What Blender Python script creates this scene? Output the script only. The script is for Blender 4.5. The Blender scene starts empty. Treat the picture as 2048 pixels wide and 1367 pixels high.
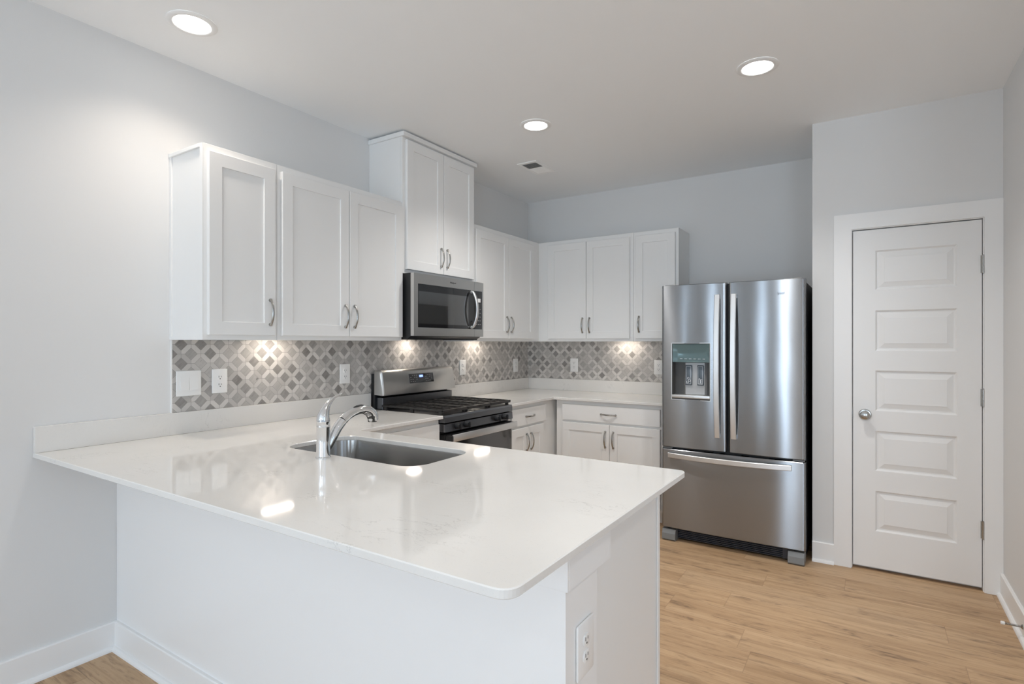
import bpy, bmesh, math, random
from mathutils import Vector, Matrix
PI = math.pi
random.seed(7)
SC = bpy.context.scene
COL = SC.collection

# ------------------------------------------------------------------ camera
HC = 2.725                      # ceiling height
cam_data = bpy.data.cameras.new('camera')
cam_data.sensor_width = 36.0
cam_data.lens = 1106.6 / 2048 * 36.0
cam_data.shift_y = 0.0012
cam_data.clip_start = 0.05
cam = bpy.data.objects.new('camera', cam_data)
COL.objects.link(cam)
cam.location = (2.8254, -4.6462, 1.3546)
cam.rotation_euler = (PI / 2, 0, 0.5751)
SC.camera = cam

# ------------------------------------------------------------------ colour / exposure
SC.view_settings.view_transform = 'Standard'
SC.view_settings.look = 'None'
SC.view_settings.exposure = 0.20
SC.view_settings.gamma = 1.0
SC.view_settings.use_curve_mapping = False

# ------------------------------------------------------------------ world (sky seen through the windows)
W = bpy.data.worlds.new('sky')
SC.world = W
W.use_nodes = True
bg = W.node_tree.nodes['Background']
bg.inputs['Color'].default_value = (0.62, 0.78, 1.0, 1)
bg.inputs['Strength'].default_value = 1.0

# ------------------------------------------------------------------ daylight at the window openings of the living room
def area_light(name, loc, rot, sx, sy, power, color):
    l = bpy.data.lights.new(name, 'AREA')
    l.shape = 'RECTANGLE'
    l.size, l.size_y = sx, sy
    l.energy = power
    l.color = color
    o = bpy.data.objects.new(name, l)
    COL.objects.link(o)
    o.location = loc
    o.rotation_euler = rot
    return o

DAY = (0.68, 0.84, 1.0)
REAR_WINDOWS = [(0.72, 0.98), (1.84, 2.24), (4.1, 5.6)]      # x ranges in the rear wall
for wx0, wx1 in REAR_WINDOWS:
    area_light('window_daylight', ((wx0 + wx1) / 2, -9.22, 1.27), (math.radians(105), 0, 0), wx1 - wx0, 2.3, (88 if wx0 < 1 else 106 if wx0 < 3 else 40) * (wx1 - wx0), DAY)
SIDE_FILL_WINDOWS = [(-8.2, -6.6), (-5.6, -4.0)]                  # unseen windows added for fill light; y ranges in the side wall
for wy0, wy1 in SIDE_FILL_WINDOWS:
    area_light('window_daylight', (6.63, (wy0 + wy1) / 2, 1.27), (math.radians(125), 0, PI / 2), wy1 - wy0, 2.3, 6 * (wy1 - wy0), DAY)
LEFT_WINDOWS = [(-6.42, -6.08)]                              # y range in the left wall, behind the camera
for wy0, wy1 in LEFT_WINDOWS:
    area_light('window_daylight', (-0.08, (wy0 + wy1) / 2, 1.27), (math.radians(105), 0, -PI / 2), wy1 - wy0, 2.3, 80 * (wy1 - wy0), DAY)
LAMP_COL = (1.0, 0.97, 0.935)
LAMP_E = 9.0
SC.cycles.diffuse_bounces = 10
SC.cycles.max_bounces = 14
UNDER_COL = (1.0, 0.88, 0.76)

# ------------------------------------------------------------------ material helpers
class NT:
    """small wrapper to write node trees as expressions"""
    def __init__(self, name):
        self.m = bpy.data.materials.new(name)
        self.m.use_nodes = True
        self.t = self.m.node_tree
        self.b = self.t.nodes['Principled BSDF']
    def n(self, typ, **kw):
        nd = self.t.nodes.new(typ)
        for k, v in kw.items():
            setattr(nd, k, v)
        return nd
    def put(self, sock, v):
        if isinstance(v, bpy.types.NodeSocket):
            self.t.links.new(v, sock)
        else:
            sock.default_value = v
    def math(self, op, a, b=0.0, c=None, clamp=False):
        nd = self.n('ShaderNodeMath', operation=op)
        nd.use_clamp = clamp
        self.put(nd.inputs[0], a)
        self.put(nd.inputs[1], b)
        if c is not None:
            self.put(nd.inputs[2], c)
        return nd.outputs[0]
    def coords(self):
        nd = self.n('ShaderNodeTexCoord')
        return nd.outputs['Object']
    def sep(self, v):
        nd = self.n('ShaderNodeSeparateXYZ')
        self.put(nd.inputs[0], v)
        return nd.outputs
    def comb(self, x, y, z):
        nd = self.n('ShaderNodeCombineXYZ')
        for i, v in enumerate((x, y, z)):
            self.put(nd.inputs[i], v)
        return nd.outputs[0]
    def noise(self, vec, scale, detail=2.0, rough=0.5, dist=0.0, dim='3D'):
        nd = self.n('ShaderNodeTexNoise', noise_dimensions=dim)
        self.put(nd.inputs['Vector'], vec)
        nd.inputs['Scale'].default_value = scale
        nd.inputs['Detail'].default_value = detail
        nd.inputs['Roughness'].default_value = rough
        nd.inputs['Distortion'].default_value = dist
        return nd.outputs['Fac']
    def white(self, vec):
        nd = self.n('ShaderNodeTexWhiteNoise', noise_dimensions='3D')
        self.put(nd.inputs['Vector'], vec)
        return nd.outputs['Value']
    def ramp(self, fac, stops):
        nd = self.n('ShaderNodeValToRGB')
        el = nd.color_ramp.elements
        while len(el) < len(stops):
            el.new(0.5)
        for e, (p, c) in zip(el, stops):
            e.position = p
            e.color = (*c, 1) if len(c) == 3 else c
        self.put(nd.inputs[0], fac)
        return nd.outputs[0]
    def smooth(self, v, a, b):
        nd = self.n('ShaderNodeMapRange', interpolation_type='SMOOTHSTEP')
        self.put(nd.inputs[0], v)
        nd.inputs[1].default_value = a
        nd.inputs[2].default_value = b
        return nd.outputs[0]
    def mix(self, fac, a, b, mode='MIX'):
        nd = self.n('ShaderNodeMix', data_type='RGBA', blend_type=mode)
        self.put(nd.inputs[0], fac)
        self.put(nd.inputs[6], a if isinstance(a, bpy.types.NodeSocket) else (*a, 1))
        self.put(nd.inputs[7], b if isinstance(b, bpy.types.NodeSocket) else (*b, 1))
        return nd.outputs[2]
    def bump(self, h, strength, dist):
        nd = self.n('ShaderNodeBump')
        nd.inputs['Strength'].default_value = strength
        nd.inputs['Distance'].default_value = dist
        self.put(nd.inputs['Height'], h)
        self.put(self.b.inputs['Normal'], nd.outputs[0])
    def base(self, c, rough=0.5, metal=0.0, spec=0.5):
        self.put(self.b.inputs['Base Color'], c if isinstance(c, bpy.types.NodeSocket) else (*c, 1))
        self.put(self.b.inputs['Roughness'], rough)
        self.b.inputs['Metallic'].default_value = metal
        self.b.inputs['Specular IOR Level'].default_value = spec
        return self

def paint(name, c, rough, bump=0.0, scale=220, spec=0.3):
    t = NT(name)
    co = t.coords()
    f = t.noise(co, 1.3, 3)
    col = t.mix(t.math('MULTIPLY', f, 0.05), c, tuple(v * 0.9 for v in c))
    t.base(col, rough, 0, spec)
    if bump:
        t.bump(t.noise(co, scale, 2), bump, 0.001)
    return t.m

M = {}
M['wall'] = paint('wall_paint', (0.735, 0.735, 0.73), 0.85, 0.12, 260)
M['ceiling'] = paint('ceiling_paint', (0.895, 0.91, 0.92), 0.95, 0.15, 180)
M['trim'] = paint('trim_paint', (0.86, 0.86, 0.855), 0.35, 0, spec=0.4)
M['cab'] = paint('cabinet_paint', (0.83, 0.83, 0.82), 0.38, 0.03, 400, 0.4)
M['door'] = paint('door_paint', (0.82, 0.82, 0.815), 0.42, 0.03, 300, 0.4)
M['plastic'] = paint('white_plastic', (0.86, 0.86, 0.85), 0.3, 0, spec=0.5)
M['vent'] = paint('vent_enamel', (0.95, 0.95, 0.945), 0.4)
M['slot'] = NT('slot_dark').base((0.03, 0.03, 0.03), 0.6).m
M['gasket'] = NT('dark_rubber').base((0.012, 0.013, 0.015), 0.55).m

def emis(name, c, s):
    t = NT(name)
    t.base((0.9, 0.9, 0.9), 0.5)
    t.b.inputs['Emission Color'].default_value = (*c, 1)
    t.b.inputs['Emission Strength'].default_value = s
    return t.m
M['lens'] = emis('downlight_lens', LAMP_COL, LAMP_E)
M['underlens'] = emis('cabinet_light_lens', UNDER_COL, 29.0)
M['clock'] = emis('clock_blue', (0.10, 0.22, 1.0), 2.2)
M['legend'] = NT('panel_legend').base((0.45, 0.45, 0.45), 0.5).m

def steel(name, c=(0.335, 0.348, 0.365), rough=0.25, aniso=1.0, axis=(0, 0, 1)):
    t = NT(name)
    co = t.coords()
    x, y, z = t.sep(co)
    v = t.comb(t.math('MULTIPLY', x, 6), t.math('MULTIPLY', y, 6), t.math('MULTIPLY', z, 900))
    g = t.noise(v, 1.0, 2)
    r = t.math('MULTIPLY_ADD', g, 0.04, rough - 0.02)
    t.base(c, r, 1.0)
    t.b.inputs['Anisotropic'].default_value = aniso
    t.put(t.b.inputs['Tangent'], t.comb(*axis))
    return t.m
M['steel'] = steel('brushed_stainless')
M['steel_app'] = steel('appliance_stainless', (0.62, 0.615, 0.60), 0.38, 0.6)
M['steel_plain'] = steel('satin_stainless', (0.76, 0.765, 0.765), 0.42, 0.4)
M['sink'] = steel('sink_stainless', (0.40, 0.395, 0.385), 0.22, 0.8)
M['chrome'] = NT('chrome').base((0.80, 0.81, 0.82), 0.06, 1.0).m
M['nickel'] = NT('satin_nickel').base((0.42, 0.41, 0.39), 0.22, 1.0).m
M['black_steel'] = steel('black_stainless', (0.20, 0.206, 0.22), 0.34, 0.4)
M['black'] = NT('black_enamel').base((0.012, 0.012, 0.013), 0.35).m
M['iron'] = NT('cast_iron').base((0.024, 0.022, 0.021), 0.42).m
M['glass'] = NT('dark_glass').base((0.012, 0.012, 0.013), 0.04, 0, 0.8).m
M['ovenglass'] = NT('oven_glass').base((0.03, 0.03, 0.032), 0.08, 0, 0.5).m
M['ovenglass'].node_tree.nodes['Principled BSDF'].inputs['IOR'].default_value = 2.0
M['mwscreen'] = NT('microwave_window').base((0.035, 0.036, 0.036), 0.04, 0, 0.5).m
M['mwscreen'].node_tree.nodes['Principled BSDF'].inputs['IOR'].default_value = 2.3
M['grey_plastic'] = NT('grey_plastic').base((0.22, 0.23, 0.235), 0.35).m
M['disp'] = NT('dispenser_grey').base((0.42, 0.42, 0.42), 0.35, 0.3).m
M['recess'] = NT('dispenser_liner').base((0.075, 0.073, 0.07), 0.4).m
M['dispteal'] = NT('dispenser_panel').base((0.13, 0.195, 0.205), 0.12, 0.35).m
M['paddle'] = NT('dispenser_paddle').base((0.09, 0.115, 0.14), 0.25).m
M['icon'] = NT('dispenser_icon').base((0.62, 0.66, 0.70), 0.4).m
M['grille'] = NT('grille_black').base((0.04, 0.045, 0.06), 0.3).m
M['fridge_side'] = NT('fridge_side').base((0.014, 0.014, 0.014), 0.5).m
M['letter'] = NT('lettering').base((0.05, 0.05, 0.055), 0.4).m
M['ventdark'] = NT('duct_dark').base((0.26, 0.26, 0.26), 0.8).m

# quartz worktop: warm white with fine grey flecks and thin broken veins
def quartz():
    t = NT('quartz')
    co = t.coords()
    x, y, z = t.sep(co)
    warp = t.noise(co, 3.0, 3)
    v = t.comb(t.math('MULTIPLY_ADD', warp, 0.25, x), t.math('MULTIPLY', y, 2.6), z)
    n1 = t.noise(v, 7.0, 6, 0.62, 0.6)
    ridge = t.math('ABSOLUTE', t.math('SUBTRACT', n1, 0.5))
    vein = t.math('SUBTRACT', 1.0, t.smooth(ridge, 0.0, 0.011))
    patch = t.smooth(t.noise(co, 3.4, 3), 0.52, 0.66)
    fleck = t.smooth(t.noise(co, 260, 1), 0.66, 0.78)
    cloud = t.noise(co, 5.0, 4)
    base = t.mix(cloud, (0.735, 0.72, 0.69), (0.79, 0.775, 0.75))
    c = t.mix(t.math('MULTIPLY', t.math('MULTIPLY', vein, patch), 0.42), base, (0.33, 0.32, 0.31))
    c = t.mix(t.math('MULTIPLY', fleck, 0.16), c, (0.42, 0.41, 0.40))
    t.base(c, 0.06, 0, 0.5)
    return t.m
M['quartz'] = quartz()

# marble trellis mosaic: square lattice turned 45 degrees, pale pickets on its lines, grey diamonds in its cells
def mosaic(name, tint, dark, light):
    t = NT(name)
    co = t.coords()
    x, y, z = t.sep(co)                      # local x runs along the wall, z up, origin on a lattice node
    q = 0.0474 * math.sqrt(2)
    k = 1 / (math.sqrt(2) * q)
    a = t.math('MULTIPLY', t.math('ADD', x, z), k)
    b = t.math('MULTIPLY', t.math('SUBTRACT', z, x), k)
    da = t.math('ABSOLUTE', t.math('SUBTRACT', a, t.math('ROUND', a)))
    db = t.math('ABSOLUTE', t.math('SUBTRACT', b, t.math('ROUND', b)))
    mn = t.math('MINIMUM', da, db)
    diff = t.math('ABSOLUTE', t.math('SUBTRACT', da, db))
    w = 0.180
    inband = t.math('LESS_THAN', mn, w)
    g1 = t.math('LESS_THAN', t.math('ABSOLUTE', t.math('SUBTRACT', mn, w)), 0.011)
    g2 = t.math('MULTIPLY', t.math('LESS_THAN', diff, 0.016), t.math('LESS_THAN', t.math('MAXIMUM', da, db), w))
    grout = t.math('MAXIMUM', g1, g2)
    cell = t.comb(t.math('FLOOR', a), t.math('FLOOR', b), 3.0)
    r1 = t.white(cell)
    isa = t.math('LESS_THAN', da, db)        # picket lying on an a-line
    pa = t.comb(t.math('ROUND', a), t.math('FLOOR', b), 11.0)
    pb = t.comb(t.math('FLOOR', a), t.math('ROUND', b), 17.0)
    vm = t.n('ShaderNodeMix', data_type='VECTOR')
    t.put(vm.inputs[0], isa); t.put(vm.inputs[4], pb); t.put(vm.inputs[5], pa)
    r2 = t.white(vm.outputs[1])
    # stone veining shifted per tile
    off = t.comb(t.math('MULTIPLY', r1, 9.0), t.math('MULTIPLY', r1, 5.0), r1)
    add = t.n('ShaderNodeVectorMath', operation='ADD')
    t.put(add.inputs[0], co); t.put(add.inputs[1], off)
    xx, yy, zz = t.sep(add.outputs[0])
    dirv = t.comb(t.math('ADD', xx, zz), yy, t.math('MULTIPLY', t.math('SUBTRACT', zz, xx), 4.0))
    vn = t.noise(dirv, 14.0, 4, 0.6, 0.5)
    tone = t.math('ADD', t.math('MULTIPLY', r1, 0.62), t.math('MULTIPLY', vn, 0.45))
    dia = t.ramp(tone, [(0.18, dark), (0.45, tuple(d * 0.62 + l * 0.38 for d, l in zip(dark, light))), (0.95, light)])
    streak = t.math('MULTIPLY', t.smooth(vn, 0.64, 0.72), t.math('GREATER_THAN', r1, 0.72))
    dia = t.mix(t.math('MULTIPLY', streak, 0.75), dia, (0.09, 0.09, 0.09))
    pick = t.mix(t.math('MULTIPLY', r2, 0.9), tint, tuple(c * 0.66 for c in tint))
    pick = t.mix(t.math('MULTIPLY', vn, 0.2), pick, tuple(c * 0.6 for c in tint))
    c = t.mix(inband, dia, pick)
    c = t.mix(grout, c, (0.30, 0.285, 0.27))
    t.base(c, 0.30, 0, 0.45)
    t.bump(t.math('SUBTRACT', 1.0, grout), 0.25, 0.001)
    return t.m
M['mosaic'] = mosaic('marble_mosaic', (0.67, 0.645, 0.615), (0.21, 0.198, 0.188), (0.54, 0.52, 0.495))

# oak-look planks running along x
def planks():
    t = NT('oak_planks')
    co = t.coords()
    x, y, z = t.sep(co)
    pw, pl = 0.185, 1.22
    v = t.math('DIVIDE', t.math('ADD', y, 0.925), pw)
    row = t.math('FLOOR', v)
    fv = t.math('SUBTRACT', v, row)
    ro = t.white(t.comb(row, 3.0, 7.0))
    u = t.math('ADD', t.math('DIVIDE', x, pl), t.math('MULTIPLY', ro, 7.0))
    ci = t.math('FLOOR', u)
    fu = t.math('SUBTRACT', u, ci)
    r = t.white(t.comb(row, ci, 1.0))
    r2 = t.white(t.comb(ci, row, 5.0))
    sx = t.math('MULTIPLY_ADD', r, 13.0, x)
    gy = t.math('MULTIPLY_ADD', r2, 3.0, y)
    gv = t.comb(sx, t.math('MULTIPLY', gy, 9.0), r)
    warp = t.noise(gv, 2.0, 3)
    gv2 = t.comb(t.math('MULTIPLY_ADD', warp, 0.35, sx), t.math('MULTIPLY_ADD', warp, 0.6, t.math('MULTIPLY', gy, 14.0)), r)
    broad = t.noise(gv2, 1.6, 4, 0.55)
    fine = t.noise(t.comb(t.math('MULTIPLY', sx, 3.0), t.math('MULTIPLY', gy, 130.0), r), 1.0, 3, 0.6)
    fleck = t.noise(t.comb(t.math('MULTIPLY', sx, 9.0), t.math('MULTIPLY', gy, 70.0), r2), 1.0, 3, 0.65)
    knot = t.noise(t.comb(t.math('MULTIPLY', sx, 3.6), t.math('MULTIPLY', gy, 15.0), r2), 1.0, 4, 0.62, 0.7)
    c = t.ramp(broad, [(0.25, (0.39, 0.248, 0.136)), (0.5, (0.525, 0.35, 0.202)), (0.78, (0.645, 0.45, 0.275))])
    c = t.mix(t.math('MULTIPLY', t.smooth(fine, 0.35, 0.75), 0.30), c, (0.27, 0.165, 0.09))
    c = t.mix(t.math('MULTIPLY', t.smooth(fleck, 0.54, 0.68), 0.50), c, (0.25, 0.155, 0.085))
    kn = t.math('MULTIPLY', t.smooth(knot, 0.55, 0.70), t.smooth(fleck, 0.40, 0.60))
    c = t.mix(t.math('MULTIPLY', kn, 0.85), c, (0.13, 0.08, 0.048))
    c = t.mix(t.math('MULTIPLY', t.smooth(knot, 0.50, 0.72), 0.30), c, (0.24, 0.15, 0.085))
    c = t.mix(t.math('MULTIPLY', t.math('SUBTRACT', r, 0.5), 0.45, clamp=True), c, (0.58, 0.43, 0.29))
    c = t.mix(t.math('MULTIPLY', t.math('SUBTRACT', 0.5, r), 0.40, clamp=True), c, (0.27, 0.17, 0.10))
    ev = t.math('MINIMUM', fv, t.math('SUBTRACT', 1.0, fv))
    eu = t.math('MINIMUM', fu, t.math('SUBTRACT', 1.0, fu))
    seam = t.math('MAXIMUM', t.math('LESS_THAN', ev, 0.006), t.math('LESS_THAN', eu, 0.0011))
    c = t.mix(t.math('MULTIPLY', seam, 0.36), c, (0.16, 0.10, 0.06))
    t.base(c, t.math('MULTIPLY_ADD', fine, 0.15, 0.40), 0, 0.35)
    t.bump(t.math('SUBTRACT', t.math('MULTIPLY', fine, 0.5), seam), 0.12, 0.0008)
    return t.m
M['floor'] = planks()

# ------------------------------------------------------------------ mesh helpers
def BM():
    return bmesh.new()

def box(bm, x0, x1, y0, y1, z0, z1, bev=0.0, seg=2, mat=0):
    x0, x1 = min(x0, x1), max(x0, x1); y0, y1 = min(y0, y1), max(y0, y1); z0, z1 = min(z0, z1), max(z0, z1)
    r = bmesh.ops.create_cube(bm, size=1.0)
    vs = r['verts']
    for v in vs:
        v.co = Vector((x0 + (v.co.x + .5) * (x1 - x0), y0 + (v.co.y + .5) * (y1 - y0), z0 + (v.co.z + .5) * (z1 - z0)))
    if bev > 0:
        es = list({e for v in vs for e in v.link_edges})
        bmesh.ops.bevel(bm, geom=es, offset=bev, segments=seg, profile=0.5, affect='EDGES')
    return bm

def loft(bm, loops, cap0=True, cap1=True, closed=True):
    rings = [[bm.verts.new(p) for p in lp] for lp in loops]
    n = len(rings[0])
    for a, b in zip(rings, rings[1:]):
        rng = range(n) if closed else range(n - 1)
        for i in rng:
            j = (i + 1) % n
            bm.faces.new((a[i], a[j], b[j], b[i]))
    if cap0:
        bm.faces.new(list(reversed(rings[0])))
    if cap1:
        bm.faces.new(rings[-1])
    return rings

def prism_x(bm, prof, x0, x1):
    """profile of (y, z) points swept from x0 to x1"""
    loft(bm, [[(x0, y, z) for y, z in prof], [(x1, y, z) for y, z in prof]])

def prism_y(bm, prof, y0, y1):
    loft(bm, [[(x, y0, z) for x, z in prof], [(x, y1, z) for x, z in prof]])

def lathe(bm, prof, seg=32, c=(0, 0, 0), axis='z'):
    """profile of (radius, height); ends closed"""
    loops = []
    for r, h in prof:
        lp = []
        for i in range(seg):
            a = 2 * PI * i / seg
            p = (r * math.cos(a), r * math.sin(a), h)
            if axis == 'y':          # height towards -y
                p = (p[0], -p[2], p[1])
            elif axis == 'x':
                p = (p[2], p[0], p[1])
            lp.append((p[0] + c[0], p[1] + c[1], p[2] + c[2]))
        loops.append(lp)
    loft(bm, loops)

def tube(bm, pts, radii, seg=12, up=Vector((1, 0, 0)), flat=1.0):
    """round or oval tube along pts; radii is a number or one per point; flat scales along 'up'"""
    pts = [Vector(p) for p in pts]
    if not hasattr(radii, '__len__'):
        radii = [radii] * len(pts)
    loops = []
    for i, p in enumerate(pts):
        d = (pts[min(i + 1, len(pts) - 1)] - pts[max(i - 1, 0)]).normalized()
        s = (up - d * up.dot(d)).normalized()
        n = d.cross(s)
        loops.append([p + s * (radii[i] * flat * math.cos(2 * PI * k / seg)) + n * (radii[i] * math.sin(2 * PI * k / seg)) for k in range(seg)])
    loft(bm, loops)

def bez(p0, p1, p2, p3, n):
    p0, p1, p2, p3 = map(Vector, (p0, p1, p2, p3))
    out = []
    for i in range(n + 1):
        t = i / n
        out.append(p0 * (1 - t) ** 3 + p1 * 3 * t * (1 - t) ** 2 + p2 * 3 * t * t * (1 - t) + p3 * t ** 3)
    return out

def spline(pts, n=8):
    """Catmull-Rom through the points"""
    P = [Vector(p) for p in pts]
    P = [P[0] * 2 - P[1]] + P + [P[-1] * 2 - P[-2]]
    out = []
    for i in range(1, len(P) - 2):
        for k in range(n):
            t = k / n
            a, b, c, d = P[i - 1], P[i], P[i + 1], P[i + 2]
            out.append(0.5 * ((2 * b) + (c - a) * t + (2 * a - 5 * b + 4 * c - d) * t * t + (3 * b - a - 3 * c + d) * t ** 3))
    out.append(P[-2])
    return out

def rrect(x0, x1, y0, y1, r, n=6):
    pts = []
    for cx, cy, a0 in ((x1 - r, y1 - r, 0), (x0 + r, y1 - r, 90), (x0 + r, y0 + r, 180), (x1 - r, y0 + r, 270)):
        for i in range(n + 1):
            a = math.radians(a0 + 90 * i / n)
            pts.append((cx + r * math.cos(a), cy + r * math.sin(a)))
    return pts

def round_poly(corners, n=6):
    """corners: (x, y, radius), counter-clockwise"""
    out = []
    m = len(corners)
    for i, (x, y, r) in enumerate(corners):
        p = Vector((x, y))
        if r <= 0:
            out.append((x, y)); continue
        a = (Vector(corners[i - 1][:2]) - p).normalized()
        b = (Vector(corners[(i + 1) % m][:2]) - p).normalized()
        for k in range(n + 1):
            t = k / n
            q = (p + a * r) * (1 - t) ** 2 + p * 2 * t * (1 - t) + (p + b * r) * t * t
            out.append((q.x, q.y))
    return out

def inset_poly(poly, d):
    """move a counter-clockwise polygon inwards by d"""
    out = []
    m = len(poly)
    for i in range(m):
        p0, p, p1 = Vector(poly[i - 1]), Vector(poly[i]), Vector(poly[(i + 1) % m])
        e0, e1 = (p - p0).normalized(), (p1 - p).normalized()
        n0, n1 = Vector((-e0.y, e0.x)), Vector((-e1.y, e1.x))
        b = (n0 + n1)
        b = b / max(b.dot(n0), 1e-6) if b.length > 1e-6 else n0
        out.append(tuple(p + b * d))
    return out

def slab(bm, poly, z0, z1, hole=None, ch=0.0025):
    """flat stone slab with a small eased edge, and an optional hole (counter-clockwise)"""
    def ring(pl, z):
        return [bm.verts.new((x, y, z)) for x, y in pl]
    def strip(a, b, flip=False):
        n = len(a)
        for i in range(n):
            j = (i + 1) % n
            f = (a[i], a[j], b[j], b[i])
            bm.faces.new(f if not flip else tuple(reversed(f)))
    def edges_of(r):
        return [bm.edges.get((r[i], r[(i + 1) % len(r)])) for i in range(len(r))]
    o = [ring(inset_poly(poly, ch), z0), ring(poly, z0 + ch), ring(poly, z1 - ch), ring(inset_poly(poly, ch), z1)]
    for a, b in zip(o, o[1:]):
        strip(a, b)
    hs = None
    if hole:
        hs = [ring(inset_poly(hole, -ch), z0), ring(hole, z0 + ch), ring(hole, z1 - ch), ring(inset_poly(hole, -ch), z1)]
        for a, b in zip(hs, hs[1:]):
            strip(a, b, True)
    for k in (0, 3):
        es = edges_of(o[k]) + (edges_of(hs[k]) if hs else [])
        bmesh.ops.triangle_fill(bm, use_beauty=True, use_dissolve=False, edges=es)
    bmesh.ops.recalc_face_normals(bm, faces=bm.faces)

def panel_slab(bm, x0, x1, z0, z1, yb, yf, panels, loops, edge=0.0015):
    """door leaf in the xz plane, front at yf (towards -y), with moulded rectangular panels.
    panels: (px0, px1, pz0, pz1) stacked in one column; loops: (inset, depth)"""
    xs0, xs1 = x0, x1
    def quad(a, b, c, d):
        bm.faces.new([bm.verts.new(p) for p in (a, b, c, d)])
    e = edge
    X0, X1, Z0, Z1 = x0 + e, x1 - e, z0 + e, z1 - e
    def fq(a0, a1, b0, b1):
        if a1 - a0 > 1e-6 and b1 - b0 > 1e-6:
            quad((a0, yf, b0), (a1, yf, b0), (a1, yf, b1), (a0, yf, b1))
    panels = sorted(panels, key=lambda p: p[2])
    px0, px1 = panels[0][0], panels[0][1]
    fq(X0, px0, Z0, Z1)
    fq(px1, X1, Z0, Z1)
    z = Z0
    for p in panels:
        fq(px0, px1, z, p[2]); z = p[3]
    fq(px0, px1, z, Z1)
    for (a0, a1, b0, b1) in panels:
        rings = [[(a0 + i, yf + d, b0 + i), (a1 - i, yf + d, b0 + i), (a1 - i, yf + d, b1 - i), (a0 + i, yf + d, b1 - i)] for i, d in loops]
        for r, s in zip(rings, rings[1:]):
            for k in range(4):
                quad(r[k], r[(k + 1) % 4], s[(k + 1) % 4], s[k])
        quad(*rings[-1])
    # eased edge, sides and back
    fr = [(X0, yf, Z0), (X1, yf, Z0), (X1, yf, Z1), (X0, yf, Z1)]
    sd = [(x0, yf + e, z0), (x1, yf + e, z0), (x1, yf + e, z1), (x0, yf + e, z1)]
    bk = [(x0, yb, z0), (x1, yb, z0), (x1, yb, z1), (x0, yb, z1)]
    for r, s in ((fr, sd), (sd, bk)):
        for k in range(4):
            quad(r[(k + 1) % 4], r[k], s[k], s[(k + 1) % 4])
    quad(*reversed(bk))
    bmesh.ops.remove_doubles(bm, verts=bm.verts, dist=1e-6)
    bmesh.ops.recalc_face_normals(bm, faces=bm.faces)

def obj(name, bm, mat, parent=None, smooth=None, loc=None):
    me = bpy.data.meshes.new(name)
    bmesh.ops.recalc_face_normals(bm, faces=bm.faces) if smooth is not None else None
    bm.to_mesh(me); bm.free()
    for m in (mat if isinstance(mat, (list, tuple)) else [mat]):
        me.materials.append(m)
    if smooth is not None:
        for p in me.polygons:
            p.use_smooth = True
        me.set_sharp_from_angle(angle=math.radians(smooth))
    o = bpy.data.objects.new(name, me)
    COL.objects.link(o)
    if parent:
        o.parent = parent
    if loc:
        o.location = loc
    return o

def thing(name, label, cat, loc=(0, 0, 0), rotz=0.0, group=None):
    o = bpy.data.objects.new(name, None)
    o.empty_display_size = 0.05
    COL.objects.link(o)
    o.location = loc
    o.rotation_euler = (0, 0, rotz)
    tag(o, label, cat, group)
    return o

def tag(o, label, cat, group=None):
    o['label'] = label
    o['category'] = cat
    if group:
        o['group'] = group
    return o

def struct(name, bm, mat, label=None, smooth=None):
    o = obj(name, bm, mat, None, smooth)
    o['kind'] = 'structure'
    if label:
        o['label'] = label
    return o

def dup(root, loc, rotz, label, group=None):
    r = root.copy(); COL.objects.link(r)
    r.location = loc; r.rotation_euler = (0, 0, rotz); r['label'] = label
    if group:
        r['group'] = group
    for ch in list(root.children):
        c = ch.copy(); COL.objects.link(c); c.parent = r
        for g in list(ch.children):
            d = g.copy(); COL.objects.link(d); d.parent = c
    return r

def text_mesh(name, body, size, mat, parent, loc, rot, depth=0.0006, width=None, shear=0.0):
    cu = bpy.data.curves.new(name, 'FONT')
    cu.body = body; cu.size = size; cu.extrude = depth; cu.shear = shear
    cu.align_x = 'CENTER'; cu.align_y = 'CENTER'
    tmp = bpy.data.objects.new('tmp', cu)
    COL.objects.link(tmp)
    dg = bpy.context.evaluated_depsgraph_get(); dg.update()
    me = bpy.data.meshes.new_from_object(tmp.evaluated_get(dg))
    bpy.data.objects.remove(tmp); bpy.data.curves.remove(cu)
    if width:
        w = max(v.co.x for v in me.vertices) - min(v.co.x for v in me.vertices)
        for v in me.vertices:
            v.co.x *= width / w
    me.transform(Matrix.Translation(loc) @ Matrix.Rotation(rot[2], 4, 'Z') @ Matrix.Rotation(rot[0], 4, 'X'))
    me.materials.clear(); me.materials.append(mat)
    o = bpy.data.objects.new(name, me); COL.objects.link(o); o.parent = parent
    return o

# ================================================================== ROOM SHELL
XL, XR, YB, YP, YR, XE = 0.0, 3.423, 0.0, -0.715, -9.15, 6.55
XP = 2.519                          # left face of the pantry bump-out
DX0, DX1, DZ = 2.722, 3.350, 2.047  # pantry door opening
KX, KY0, KY1 = 2.248, -3.533, -3.363   # knee wall: end face, back face, kitchen face

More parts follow.
